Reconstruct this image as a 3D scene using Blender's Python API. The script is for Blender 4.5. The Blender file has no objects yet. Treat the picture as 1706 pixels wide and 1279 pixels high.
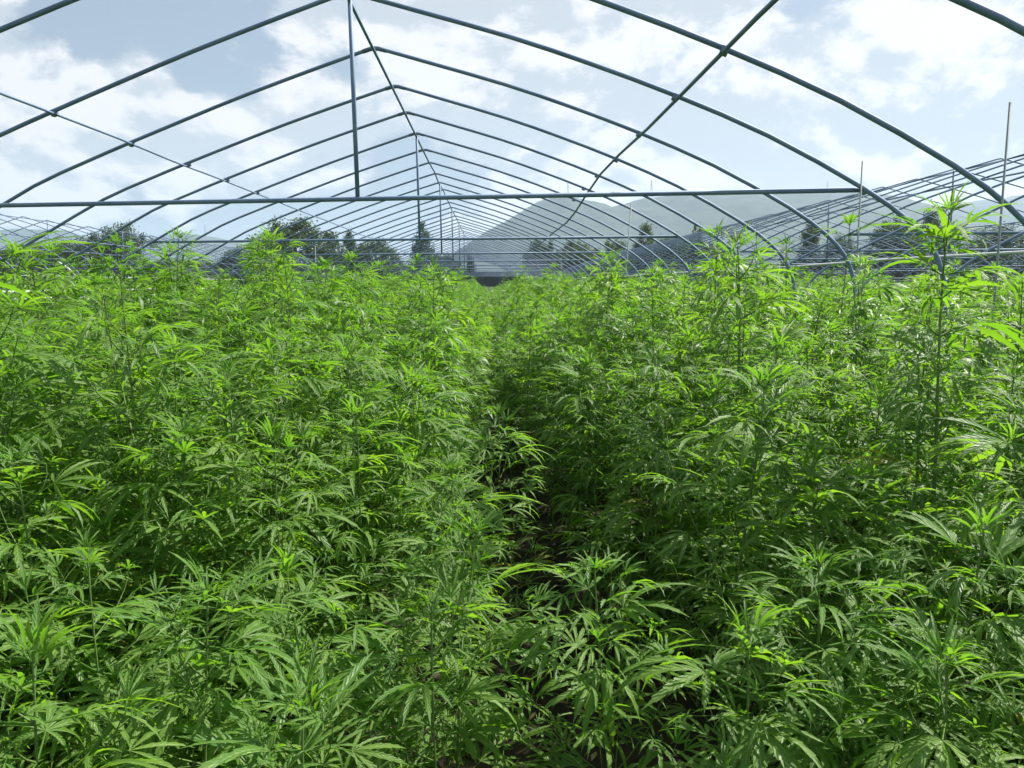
import bpy, math, random
import numpy as np
from mathutils import Matrix, Vector, Euler
R_ = math.radians
random.seed(7)
rng = np.random.default_rng(11)
scn = bpy.context.scene
COL = scn.collection

# ------------------------------------------------------------------ camera
CZ = 1.75
F_PX, CX, CY = 1281.0, 853.0, 639.5            # focal length and centre in photo pixels
PITCH, YAW = R_(7.4), R_(1.74)
cam_d = bpy.data.cameras.new('camera')
cam_d.sensor_width = 36.0
cam_d.lens = 36.0 * F_PX / 1706.0
cam_d.clip_start = 0.05
cam_d.clip_end = 20000.0
cam = bpy.data.objects.new('camera', cam_d)
cam.location = (0, 0, CZ)
cam.rotation_euler = (R_(90) - PITCH, 0, -YAW)
COL.objects.link(cam)
scn.camera = cam

# ------------------------------------------------------------------ light
SUN_AZ, SUN_EL = R_(60), R_(52)                # azimuth measured from +Y towards +X
world = bpy.data.worlds.new('World')
scn.world = world
world.use_nodes = True
WT = world.node_tree
for n in list(WT.nodes):
    WT.nodes.remove(n)
sun_d = bpy.data.lights.new('sun', 'SUN')
sun_d.energy = 5.0
sun_d.angle = R_(0.55)
sun_d.color = (1.0, 0.955, 0.87)
sun = bpy.data.objects.new('sun', sun_d)
sdir = Vector((math.sin(SUN_AZ) * math.cos(SUN_EL), math.cos(SUN_AZ) * math.cos(SUN_EL), math.sin(SUN_EL)))
sun.rotation_euler = sdir.to_track_quat('Z', 'Y').to_euler()
sun.location = (30, 30, 60)
COL.objects.link(sun)
vs = scn.view_settings
vs.view_transform = 'Standard'
vs.look = 'None'
vs.gamma = 1.0
vs.exposure = 1.06
scn.cycles.use_denoising = True
scn.cycles.use_adaptive_sampling = True
scn.cycles.adaptive_threshold = 0.02
scn.cycles.max_bounces = 8
scn.cycles.diffuse_bounces = 3
scn.cycles.glossy_bounces = 2
scn.cycles.transmission_bounces = 4
scn.cycles.transparent_max_bounces = 4
scn.cycles.volume_bounces = 1
scn.cycles.caustics_reflective = False
scn.cycles.caustics_refractive = False

def ray(x, y):
    """direction through a photo pixel"""
    fw = np.array([math.sin(YAW) * math.cos(PITCH), math.cos(YAW) * math.cos(PITCH), -math.sin(PITCH)])
    rt = np.array([math.cos(YAW), -math.sin(YAW), 0.0])
    up = np.cross(rt, fw)
    return fw + rt * (x - CX) / F_PX + up * (CY - y) / F_PX

def at(x, y, d):
    """point seen at a photo pixel, d metres ahead of the camera (along +Y)"""
    v = ray(x, y)
    return Vector(v * (d / v[1])) + Vector((0, 0, CZ))

def project(p):
    q = np.array([p[0], p[1], p[2] - CZ])
    fw = np.array([math.sin(YAW) * math.cos(PITCH), math.cos(YAW) * math.cos(PITCH), -math.sin(PITCH)])
    rt = np.array([math.cos(YAW), -math.sin(YAW), 0.0])
    up = np.cross(rt, fw)
    d = q @ fw
    if d < 0.05:
        return None
    return CX + F_PX * (q @ rt) / d, CY - F_PX * (q @ up) / d, d

# ------------------------------------------------------------------ sky
def build_sky():
    N, L = WT.nodes, WT.links
    def nd(t, **k):
        n = N.new(t)
        for a, b in k.items():
            setattr(n, a, b)
        return n
    def math_(op, a, b=None, clamp=False):
        n = nd('ShaderNodeMath', operation=op, use_clamp=clamp)
        for i, v in enumerate((a, b)):
            if v is None:
                continue
            if isinstance(v, (int, float)):
                n.inputs[i].default_value = v
            else:
                L.new(v, n.inputs[i])
        return n.outputs[0]
    out = nd('ShaderNodeOutputWorld')
    bg = nd('ShaderNodeBackground')
    bg.inputs['Strength'].default_value = 0.05
    sky = nd('ShaderNodeTexSky', sky_type='NISHITA')
    sky.sun_disc = False
    sky.sun_elevation = SUN_EL
    sky.sun_rotation = SUN_AZ
    sky.air_density = 1.0
    sky.dust_density = 2.2
    sky.ozone_density = 1.2
    tc = nd('ShaderNodeTexCoord')
    g = tc.outputs['Generated']
    comb = nd('ShaderNodeVectorMath', operation='MULTIPLY')
    L.new(g, comb.inputs[0])
    comb.inputs[1].default_value = (1.0, 1.0, 1.75)
    def noise(scale, detail, rough, off, dist=0.0):
        m = nd('ShaderNodeMapping')
        m.inputs['Location'].default_value = off
        L.new(comb.outputs[0], m.inputs['Vector'])
        n = nd('ShaderNodeTexNoise')
        n.inputs['Scale'].default_value = scale
        n.inputs['Detail'].default_value = detail
        n.inputs['Roughness'].default_value = rough
        n.inputs['Distortion'].default_value = dist
        L.new(m.outputs[0], n.inputs['Vector'])
        return n.outputs['Fac']
    n1 = noise(3.1, 10.0, 0.61, (3.1, 1.7, 0.4), 0.2)
    n2 = noise(8.5, 5.0, 0.6, (8.2, 4.4, 1.3), 0.1)
    base = math_('ADD', math_('MULTIPLY', n1, 0.75), math_('MULTIPLY', n2, 0.25))
    # clouds as they stand in the view: direction, angular radius, amount
    blobs = [((30, 150), 9, .16), ((330, 190), 7, .13), ((520, 250), 6, .09), ((760, 60), 9, .14), ((1000, 170), 13, .18),
             ((1600, 90), 12, .19), ((1330, 260), 13, .15), ((450, 20), 5, .08), ((120, 20), 6, -.10), ((360, 90), 5, -.16), ((620, 120), 4, -.07),
             ((1370, 40), 4, -.17), ((150, 300), 7, -.06), ((1420, 180), 5, .04)]
    for (px, py), rad, amp in blobs:
        v = ray(px, py)
        v = v / np.linalg.norm(v)
        d = nd('ShaderNodeVectorMath', operation='DOT_PRODUCT')
        L.new(g, d.inputs[0])
        d.inputs[1].default_value = tuple(v)
        mr = nd('ShaderNodeMapRange', interpolation_type='SMOOTHSTEP')
        mr.inputs['From Min'].default_value = math.cos(R_(rad))
        mr.inputs['From Max'].default_value = 1.0
        mr.inputs['To Min'].default_value = 0.0
        mr.inputs['To Max'].default_value = amp
        L.new(d.outputs['Value'], mr.inputs['Value'])
        base = math_('ADD', base, mr.outputs[0])
    mk = nd('ShaderNodeMapRange', interpolation_type='SMOOTHSTEP')
    mk.inputs['From Min'].default_value = 0.492
    mk.inputs['From Max'].default_value = 0.562
    L.new(base, mk.inputs['Value'])
    # offset noise paints lit white tops and self-shaded grey bellies into the clouds
    n3 = noise(3.1, 10.0, 0.61, (3.1 + .010, 1.7 + .004, 0.4 + .045), 0.2)
    n4 = noise(6.0, 5.0, 0.55, (1.3, 7.7, 2.4), 0.2)
    rel = math_('ADD', math_('MULTIPLY', math_('SUBTRACT', n1, n3), 4.2), math_('MULTIPLY', n4, 1.0))
    sh = nd('ShaderNodeMapRange', interpolation_type='SMOOTHSTEP')
    sh.inputs['From Min'].default_value = 0.34
    sh.inputs['From Max'].default_value = 0.68
    L.new(rel, sh.inputs['Value'])
    cc = nd('ShaderNodeMix', data_type='RGBA')
    cc.inputs[6].default_value = (6.0, 6.5, 7.1, 1)
    cc.inputs[7].default_value = (9.7, 9.5, 9.6, 1)
    L.new(sh.outputs[0], cc.inputs[0])
    # thin veil of high haze over the blue
    veil = nd('ShaderNodeMix', data_type='RGBA')
    veil.inputs[0].default_value = 0.52
    veil.inputs[7].default_value = (4.7, 5.5, 6.4, 1)
    L.new(sky.outputs[0], veil.inputs[6])
    mx = nd('ShaderNodeMix', data_type='RGBA')
    L.new(math_('MULTIPLY', mk.outputs[0], 0.93), mx.inputs[0])
    L.new(veil.outputs[2], mx.inputs[6])
    L.new(cc.outputs[2], mx.inputs[7])
    L.new(mx.outputs[2], bg.inputs['Color'])
    L.new(bg.outputs[0], out.inputs['Surface'])
build_sky()

# ------------------------------------------------------------------ helpers
def link(o, parent=None):
    COL.objects.link(o)
    if parent is not None:
        o.parent = parent
    return o

def mesh_from(name, V, Fc, mats, smooth=True, attrs=None):
    me = bpy.data.meshes.new(name)
    me.from_pydata([tuple(v) for v in V], [], [tuple(f) for f in Fc])
    for m in (mats if isinstance(mats, (list, tuple)) else [mats]):
        me.materials.append(m)
    if smooth and len(me.polygons):
        me.polygons.foreach_set('use_smooth', [True] * len(me.polygons))
    for k, arr in (attrs or {}).items():
        a = me.attributes.new(k, 'FLOAT', 'POINT')
        a.data.foreach_set('value', np.asarray(arr, dtype=np.float32))
    me.update()
    return me

def add(name, me, parent=None, loc=(0, 0, 0), rot=(0, 0, 0)):
    o = bpy.data.objects.new(name, me)
    o.location = loc
    o.rotation_euler = rot
    return link(o, parent)

def empty(name, loc=(0, 0, 0), rot=(0, 0, 0)):
    o = bpy.data.objects.new(name, None)
    o.empty_display_size = 0.2
    o.location = loc
    o.rotation_euler = rot
    return link(o)

def tag(o, label=None, cat=None, group=None, kind=None):
    if label: o['label'] = label
    if cat: o['category'] = cat
    if group: o['group'] = group
    if kind: o['kind'] = kind
    return o

def tube(pts, rad, n=8, V=None, Fc=None, caps=True):
    """append a tube along pts (radius number or list)"""
    V = [] if V is None else V
    Fc = [] if Fc is None else Fc
    P = [Vector(p) for p in pts]
    m = len(P)
    rr = rad if isinstance(rad, (list, tuple)) else [rad] * m
    base = len(V)
    ref = None
    for i in range(m):
        t = (P[min(i + 1, m - 1)] - P[max(i - 1, 0)]).normalized()
        if ref is None:
            ref = Vector((0, 0, 1)) if abs(t.z) < 0.9 else Vector((1, 0, 0))
        a = (ref - t * ref.dot(t)).normalized()
        b = t.cross(a)
        ref = a
        for k in range(n):
            an = 2 * math.pi * k / n
            V.append(tuple(P[i] + (a * math.cos(an) + b * math.sin(an)) * rr[i]))
    for i in range(m - 1):
        for k in range(n):
            k2 = (k + 1) % n
            Fc.append((base + i * n + k, base + i * n + k2, base + (i + 1) * n + k2, base + (i + 1) * n + k))
    if caps:
        Fc.append(tuple(base + k for k in reversed(range(n))))
        Fc.append(tuple(base + (m - 1) * n + k for k in range(n)))
    return V, Fc

def box(x0, x1, y0, y1, z0, z1, V=None, Fc=None):
    V = [] if V is None else V
    Fc = [] if Fc is None else Fc
    b = len(V)
    V += [(x0, y0, z0), (x1, y0, z0), (x1, y1, z0), (x0, y1, z0), (x0, y0, z1), (x1, y0, z1), (x1, y1, z1), (x0, y1, z1)]
    Fc += [tuple(b + i for i in f) for f in ((0, 3, 2, 1), (4, 5, 6, 7), (0, 1, 5, 4), (1, 2, 6, 5), (2, 3, 7, 6), (3, 0, 4, 7))]
    return V, Fc

# ------------------------------------------------------------------ materials
def new_mat(name):
    m = bpy.data.materials.new(name)
    m.use_nodes = True
    nt = m.node_tree
    for n in list(nt.nodes):
        nt.nodes.remove(n)
    out = nt.nodes.new('ShaderNodeOutputMaterial')
    return m, nt, out

def noise_mat(name, c1, c2, scale=5.0, rough=0.8, metal=0.0, bump=0.0, detail=6.0, coord='Object', spec=0.3):
    m, nt, out = new_mat(name)
    N, L = nt.nodes, nt.links
    tc = N.new('ShaderNodeTexCoord')
    nz = N.new('ShaderNodeTexNoise')
    nz.inputs['Scale'].default_value = scale
    nz.inputs['Detail'].default_value = detail
    nz.inputs['Roughness'].default_value = 0.6
    L.new(tc.outputs[coord], nz.inputs['Vector'])
    rp = N.new('ShaderNodeMapRange')
    rp.inputs['From Min'].default_value = 0.32
    rp.inputs['From Max'].default_value = 0.68
    L.new(nz.outputs['Fac'], rp.inputs['Value'])
    mx = N.new('ShaderNodeMix')
    mx.data_type = 'RGBA'
    mx.inputs[6].default_value = (*c1, 1)
    mx.inputs[7].default_value = (*c2, 1)
    L.new(rp.outputs[0], mx.inputs[0])
    b = N.new('ShaderNodeBsdfPrincipled')
    b.inputs['Roughness'].default_value = rough
    b.inputs['Metallic'].default_value = metal
    b.inputs['Specular IOR Level'].default_value = spec
    L.new(mx.outputs[2], b.inputs['Base Color'])
    if bump:
        bp = N.new('ShaderNodeBump')
        bp.inputs['Strength'].default_value = bump
        L.new(nz.outputs['Fac'], bp.inputs['Height'])
        L.new(bp.outputs[0], b.inputs['Normal'])
    L.new(b.outputs[0], out.inputs['Surface'])
    return m

def leaf_mat(name, ca, cb, ta, tb, trans=0.42, rough=0.42, spec=0.45, veins=True, yellow=0.0):
    """thin leaf: diffuse and gloss on top, light shining through from behind"""
    m, nt, out = new_mat(name)
    N, L = nt.nodes, nt.links
    oi = N.new('ShaderNodeObjectInfo')
    ge = N.new('ShaderNodeNewGeometry')
    s = N.new('ShaderNodeMath'); s.operation = 'ADD'
    L.new(oi.outputs['Random'], s.inputs[0])
    L.new(ge.outputs['Random Per Island'], s.inputs[1])
    h = N.new('ShaderNodeMath'); h.operation = 'MULTIPLY'
    L.new(s.outputs[0], h.inputs[0]); h.inputs[1].default_value = 0.5
    def mix(a, b, f):
        n = N.new('ShaderNodeMix'); n.data_type = 'RGBA'
        for i, c in ((6, a), (7, b)):
            if isinstance(c, tuple): n.inputs[i].default_value = (*c, 1)
            else: L.new(c, n.inputs[i])
        if isinstance(f, float): n.inputs[0].default_value = f
        else: L.new(f, n.inputs[0])
        return n.outputs[2]
    dc = mix(ca, cb, h.outputs[0])
    tcol = mix(ta, tb, h.outputs[0])
    b = N.new('ShaderNodeBsdfPrincipled')
    b.inputs['Roughness'].default_value = rough
    b.inputs['Specular IOR Level'].default_value = spec
    if veins:
        at_ = N.new('ShaderNodeAttribute'); at_.attribute_name = 'mid'
        al = N.new('ShaderNodeAttribute'); al.attribute_name = 'along'
        mr = N.new('ShaderNodeMapRange')
        mr.inputs['From Min'].default_value = 0.80; mr.inputs['From Max'].default_value = 0.95
        L.new(at_.outputs['Fac'], mr.inputs['Value'])
        m1 = N.new('ShaderNodeMath'); m1.operation = 'MULTIPLY'; m1.inputs[1].default_value = 0.55
        L.new(mr.outputs[0], m1.inputs[0])
        dc = mix(dc, (0.26, 0.36, 0.12), m1.outputs[0])
        # side veins run from the midrib to the teeth
        a1 = N.new('ShaderNodeMath'); a1.operation = 'MULTIPLY'; a1.inputs[1].default_value = 62.0
        L.new(al.outputs['Fac'], a1.inputs[0])
        a2 = N.new('ShaderNodeMath'); a2.operation = 'MULTIPLY'; a2.inputs[1].default_value = 9.0
        L.new(at_.outputs['Fac'], a2.inputs[0])
        a3 = N.new('ShaderNodeMath'); a3.operation = 'ADD'
        L.new(a1.outputs[0], a3.inputs[0]); L.new(a2.outputs[0], a3.inputs[1])
        a4 = N.new('ShaderNodeMath'); a4.operation = 'SINE'
        L.new(a3.outputs[0], a4.inputs[0])
        bp = N.new('ShaderNodeBump'); bp.inputs['Strength'].default_value = 0.35; bp.inputs['Distance'].default_value = 0.004
        L.new(a4.outputs[0], bp.inputs['Height'])
        L.new(bp.outputs[0], b.inputs['Normal'])
    L.new(dc, b.inputs['Base Color'])
    tr = N.new('ShaderNodeBsdfTranslucent')
    L.new(tcol, tr.inputs['Color'])
    ms = N.new('ShaderNodeMixShader')
    ms.inputs[0].default_value = trans
    L.new(b.outputs[0], ms.inputs[1])
    L.new(tr.outputs[0], ms.inputs[2])
    L.new(ms.outputs[0], out.inputs['Surface'])
    return m

M_LEAF = leaf_mat('hemp_leaf', (0.051, 0.130, 0.018), (0.132, 0.238, 0.034), (0.165, 0.435, 0.016), (0.34, 0.60, 0.030), rough=.46, spec=.38)
M_YOUNG = leaf_mat('hemp_young_leaf', (0.055, 0.142, 0.020), (0.115, 0.225, 0.034), (0.15, 0.42, 0.020), (0.30, 0.57, 0.032), trans=0.40, rough=.46, spec=.38)
M_YELLOW = leaf_mat('hemp_yellow_leaf', (0.30, 0.28, 0.03), (0.20, 0.26, 0.03), (0.60, 0.55, 0.05), (0.5, 0.55, 0.05))
M_STEM = noise_mat('hemp_stem', (0.08, 0.145, 0.035), (0.15, 0.22, 0.065), 14.0, 0.6)
M_STEM_LOW = M_STEM
M_PIPE = noise_mat('galvanised_pipe', (0.12, 0.18, 0.29), (0.19, 0.26, 0.37), 3.0, 0.6, 0.1, spec=0.3)
M_PIPE_W = noise_mat('white_pipe', (0.42, 0.46, 0.46), (0.56, 0.58, 0.58), 9.0, 0.4)
M_CLAMP = noise_mat('clamp_steel', (0.11, 0.15, 0.22), (0.17, 0.21, 0.28), 30.0, 0.6, 0.1)
M_ROD = noise_mat('pale_rod', (0.19, 0.23, 0.22), (0.27, 0.31, 0.29), 6.0, 0.5)
M_DRY = noise_mat('dry_leaf', (0.16, 0.11, 0.05), (0.30, 0.24, 0.10), 20.0, 0.8)
M_SOIL = noise_mat('soil', (0.016, 0.012, 0.009), (0.042, 0.031, 0.021), 5.0, 0.95, bump=0.8)
M_GRASS = noise_mat('far_grass', (0.045, 0.075, 0.022), (0.085, 0.10, 0.035), 0.08, 0.95, coord='Object')
M_HILL = noise_mat('forested_hill', (0.008, 0.020, 0.018), (0.046, 0.068, 0.046), 0.03, 0.95, coord='Object', detail=9.0)
M_TREE = leaf_mat('tree_leaf', (0.020, 0.042, 0.016), (0.045, 0.080, 0.024), (0.06, 0.13, 0.02), (0.11, 0.20, 0.03), trans=0.28, rough=0.5, veins=False)
M_BARK = noise_mat('bark', (0.05, 0.04, 0.03), (0.11, 0.09, 0.07), 6.0, 0.9)
M_CONC = noise_mat('pale_concrete', (0.62, 0.63, 0.62), (0.75, 0.75, 0.73), 1.2, 0.8)
M_SHED = noise_mat('dark_cladding', (0.030, 0.036, 0.040), (0.055, 0.062, 0.065), 1.4, 0.7)
M_ROOF = noise_mat('dark_roof', (0.030, 0.034, 0.038), (0.05, 0.055, 0.06), 1.0, 0.95, spec=0.05)

# ------------------------------------------------------------------ ground, soil, hills
def build_ground():
    n = 40
    V, Fc = [], []
    E = 3200.0
    for j in range(n + 1):
        for i in range(n + 1):
            V.append((-E + 2 * E * i / n, -E + 2 * E * j / n, 0.0))
    for j in range(n):
        for i in range(n):
            a = j * (n + 1) + i
            Fc.append((a, a + 1, a + n + 2, a + n + 1))
    tag(add('ground', mesh_from('ground', V, Fc, M_GRASS)), kind='structure')
    # tilled soil with a trodden furrow along the path and low beds either side
    xs = np.concatenate([np.linspace(-40, -6, 35), np.linspace(-5.9, 5.9, 119), np.linspace(6, 45, 40)])
    ys = np.concatenate([np.linspace(-5, 12, 120), np.linspace(12.5, 68, 56)])
    V, Fc = [], []
    for y in ys:
        for x in xs:
            t = abs(x - float(np.interp(y, [0, 2, 4.6, 8], [.36, .26, 0.0, .02])))
            z = 0.09 + 0.10 * min(1.0, max(0.0, (t - 0.16) / 0.25))
            if abs(x) < 6 and y < 13:
                z += 0.018 * math.sin(x * 9.1 + y * 5.3) * math.sin(y * 11.7 - x * 3.1) + random.uniform(-0.012, 0.012)
            V.append((x, y, z))
    w = len(xs)
    for j in range(len(ys) - 1):
        for i in range(w - 1):
            a = j * w + i
            Fc.append((a, a + 1, a + w + 1, a + w))
    tag(add('field_soil', mesh_from('field_soil', V, Fc, M_SOIL)), kind='structure')
build_ground()

def smooth_noise(x, seed, amp, wl):
    return sum(amp / (2 ** o) * math.sin(x / wl * (2 ** o) * 2.1 + seed * 1.7 + o * 2.3) for o in range(4))

def hill(name, pts, D, depth, seed):
    xs = [p[0] for p in pts]; hs = [473 - p[1] for p in pts]
    nx, ny = 150, 26
    V, Fc = [], []
    for j in range(ny):
        v = j / (ny - 1) * 2 - 1
        for i in range(nx):
            px = xs[0] + (xs[-1] - xs[0]) * i / (nx - 1)
            hpx = np.interp(px, xs, hs)
            X = (px - 814) / F_PX * D
            Y = D + v * depth
            bump = max(0.0, 1 - abs(v) ** 1.5)
            H = hpx / F_PX * D * bump
            H += bump * (smooth_noise(X + Y * 0.6, seed, D * 0.0016, D * 0.045) + smooth_noise(Y - X * 0.4, seed + 3, D * 0.0022 * (1 - abs(v) * .2), D * 0.06) * min(1, abs(v) * 3))
            H += bump * random.uniform(0, D * 0.0012)
            V.append((X, Y, max(H, -2.0) if bump > 0 else -2.0))
    for j in range(ny - 1):
        for i in range(nx - 1):
            a = j * nx + i
            Fc.append((a, a + 1, a + nx + 1, a + nx))
    tag(add(name, mesh_from(name, V, Fc, M_HILL)), kind='structure')

hill('hills_near', [(690, 472), (750, 432), (800, 395), (850, 364), (905, 337), (935, 331), (975, 338), (1010, 346), (1060, 338), (1120, 327), (1200, 322), (1300, 321), (1400, 324), (1445, 328), (1500, 346), (1570, 362), (1700, 390), (1850, 425), (2000, 472)], 1350, 480, 1)
hill('hills_right', [(1250, 470), (1350, 400), (1450, 360), (1560, 350), (1620, 334), (1706, 326), (1850, 330), (2050, 350), (2300, 420), (2450, 472)], 1800, 420, 2)
hill('hills_left', [(-900, 472), (-650, 420), (-300, 392), (-80, 396), (0, 394), (60, 384), (130, 388), (200, 412), (300, 396), (360, 392), (410, 406), (480, 428), (600, 444), (720, 455), (850, 472)], 2000, 500, 3)

# ------------------------------------------------------------------ greenhouse frames
S = 1.25                      # distance from arch to arch
SKEW = 0.17                   # the arches stand slightly askew to the ridge
PROF_R = [(0.06, 3.735), (0.5, 3.60), (1.11, 3.41), (1.65, 3.215), (2.2, 2.995), (2.8, 2.72), (3.39, 2.38), (3.68, 2.165), (3.83, 2.0), (3.905, 1.83), (3.945, 1.6), (3.97, 1.2), (3.99, -0.2)]
PROF_L = [(0.06, 3.735), (0.5, 3.605), (1.15, 3.405), (1.7, 3.22), (2.25, 3.03), (2.71, 2.865), (3.24, 2.66), (3.9, 2.325), (4.35, 2.09), (4.62, 1.92), (4.79, 1.74), (4.87, 1.52), (4.89, 1.2), (4.90, -0.2)]
def smooth_poly(pts, sub=3):
    out = []
    for i in range(len(pts) - 1):
        p0, p1, p2, p3 = (Vector(pts[max(0, min(len(pts) - 1, i + k))]) for k in (-1, 0, 1, 2))
        for s_ in range(sub):
            t = s_ / sub
            out.append(0.5 * ((2 * p1) + (p2 - p0) * t + (2 * p0 - 5 * p1 + 4 * p2 - p3) * t * t + (3 * p1 - p0 - 3 * p2 + p3) * t ** 3))
    out.append(Vector(pts[-1]))
    return out
def arch_mesh(r):
    lft = smooth_poly([(-a, SKEW * a, z) for a, z in PROF_L], 2)
    rgt = smooth_poly([(a, -SKEW * a, z) for a, z in PROF_R], 2)
    pts = list(reversed(lft)) + [Vector((0, 0, 3.748))] + rgt
    V, Fc = tube(pts, r, 8)
    return mesh_from('arch', V, Fc, M_PIPE)
ARCH, ARCH_THIN = arch_mesh(0.0158), arch_mesh(0.0118)
def straight(name, a, b, r, mat, n=8):
    V, Fc = tube([a, Vector(a).lerp(Vector(b), .5), b], r, n)
    return mesh_from(name, V, Fc, mat)
TIE = straight('tie_bar', (-3.86, SKEW * 3.86, 2.345), (3.42, -SKEW * 3.42, 2.362), 0.0168, M_PIPE)
POST = straight('king_post', (0.02, 0, 2.36), (0.0, 0, 3.73), 0.016, M_PIPE)
V, Fc = box(-0.021, 0.021, -0.02, 0.02, -0.024, 0.018)
CLAMP = mesh_from('clamp', V, Fc, M_CLAMP, smooth=False)

V, Fc = tube([(-.10, SKEW * .10, 3.722), (-.03, SKEW * .03, 3.742), (.03, -SKEW * .03, 3.742), (.10, -SKEW * .10, 3.722)], .0195, 8)
COUPLING = mesh_from('coupling', V, Fc, M_CLAMP)

def frame(label, rx, y0, k0, k1, tie_every=4, near=False, seed=0):
    rd = random.Random(seed)
    root = empty('greenhouse_frame', (rx, y0, 0))
    tag(root, label, 'greenhouse', 'bare tunnel frames over the crop')
    for k in range(k0, k1 + 1):
        dy, tw = rd.uniform(-.02, .02), rd.uniform(-.35, .35)
        if near and k in (-1, -2):                       # the two nearest hoops have been knocked askew
            dy, tw = {-1: (.10, 3.3), -2: (.15, 2.2)}[k]
        o = add('arch', ARCH if near else ARCH_THIN, root, (rd.uniform(-.012, .012), k * S + dy, rd.uniform(-.012, .006)), (0, R_(rd.uniform(-.25, .25)) if k > 1 else 0, R_(tw)))
        if k % tie_every == 0:
            add('tie_bar', TIE, root, (0, k * S + 0.036, 0))
            add('king_post', POST, root, (0, k * S + 0.034, 0))
        if near and -3 <= k <= 5:
            add('clamp', CLAMP, o, (2.2, -SKEW * 2.2, 2.985), (0, R_(21), R_(-10)))
            add('clamp', CLAMP, o, (-2.25, SKEW * 2.25, 3.017), (0, R_(-19), R_(-10)))
            add('coupling', COUPLING, o)
            if k % tie_every == 0:
                add('clamp', CLAMP, o, (3.41, -SKEW * 3.41 + 0.018, 2.365), (0, R_(32), R_(-10)))
    ya, yb = k0 * S - .3, k1 * S + .3
    def wavy(x, z, r, name, droop=None):
        pts = []
        y = ya
        while y < yb:
            dz = droop(y + y0) if droop else 0.0
            pts.append((x + rd.uniform(-.008, .008), y - SKEW * x, z + rd.uniform(-.012, .012) + dz))
            y += S
        Vv, Ff = tube(pts, r, 6)
        return add(name, mesh_from(name, Vv, Ff, M_PIPE), root)
    wavy(0.0, 3.706, 0.0125, 'ridge_pole')
    dr = (lambda Y: -0.24 * min(1.0, max(0.0, (Y - 9.0) / 3.5))) if near else None
    wavy(2.2, 2.962, 0.0125, 'purlin', dr)
    wavy(-2.25, 2.995, 0.0105, 'purlin')
    for sx, hs in ((4.90, (1.655, 1.56) if rx < 0 else ()), (-4.0, (1.93,))):
        for z in hs:
            pts = [(-sx + rd.uniform(-.006, .006) - math.copysign(.03, sx), y + SKEW * sx, z + rd.uniform(-.008, .008)) for y in np.arange(ya, yb, S)]
            Vv, Ff = tube(pts, .017 if sx > 0 else .0105, 6)
            add('side_rail', mesh_from('side_rail', Vv, Ff, M_PIPE_W), root)
    return root

RX, Y0 = -0.953, 5.625
frame('bare tunnel frame arching overhead across the whole near field', RX, Y0, -7, 46, near=True, seed=1)
frame('bare tunnel frame standing next to the right of the overhead one', 8.2, 8.64, -3, 34, seed=2)
frame('distant bare tunnel frame, outermost on the right behind its nearer neighbour', 17.4, 15.4, -1, 26, seed=3)
frame('bare tunnel frame on the left beyond the open strip', -13.9, 25.1, -6, 30, seed=4)

# ------------------------------------------------------------------ hemp leaves
def leaflet(L, W, droop, fold, n, teeth, twist=0.0):
    """one lance-shaped leaflet along +Y; returns verts, faces, mid, along"""
    V, Fc, mid, alo = [], [], [], []
    def spine(t):
        # arc that bends down towards the tip
        a = droop * t
        if abs(droop) < 1e-4:
            return t * L, 0.0, 0.0
        return L * math.sin(a) / droop, -L * (1 - math.cos(a)) / droop, -a
    def width(t):
        return W * (math.sin(math.pi * min(1, max(0, t)) ** 0.86) ** 0.85) if 0 < t < 1 else 0.0
    def put(t, w, side):
        y, z, a = spine(t)
        lift = fold * abs(w)
        V.append((side * w * math.cos(twist * t), y + lift * math.sin(-a) * 0.0, z + lift * math.cos(a) + side * w * math.sin(twist * t)))
        mid.append(1.0 if side == 0 else 0.0)
        alo.append(t)
        return len(V) - 1
    M = [put(i / n, 0, 0) for i in range(n + 1)]
    for side in (-1, 1):
        if teeth:
            prev = M[0]
            for i in range(n):
                t1, tt = (i + 1) / n, (i + 0.72) / n
                tip = put(tt + 0.25 / n, width(tt) * 1.12, side) if i < n - 1 else None
                nx_ = put(t1, width(t1) * 0.80, side) if i < n - 1 else M[n]
                fs = []
                if tip is not None:
                    if prev != M[i]:
                        fs.append((M[i], prev, tip))
                        fs.append((M[i], tip, M[i + 1]))
                    else:
                        fs.append((M[i], tip, M[i + 1]))
                    fs.append((M[i + 1], tip, nx_))
                else:
                    fs.append((M[i], prev, M[n]))
                Fc.extend(fs if side > 0 else [f[::-1] for f in fs])
                prev = nx_
        else:
            prev = M[0]
            for i in range(n):
                t1 = (i + 1) / n
                if i < n - 1:
                    nx_ = put(t1, width(t1), side)
                    f = (M[i], prev, nx_, M[i + 1]) if prev != M[0] else (M[i], nx_, M[i + 1])
                else:
                    nx_ = M[n]
                    f = (M[i], prev, M[n])
                Fc.append(f if side > 0 else f[::-1])
                prev = nx_
    return V, Fc, mid, alo

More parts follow.
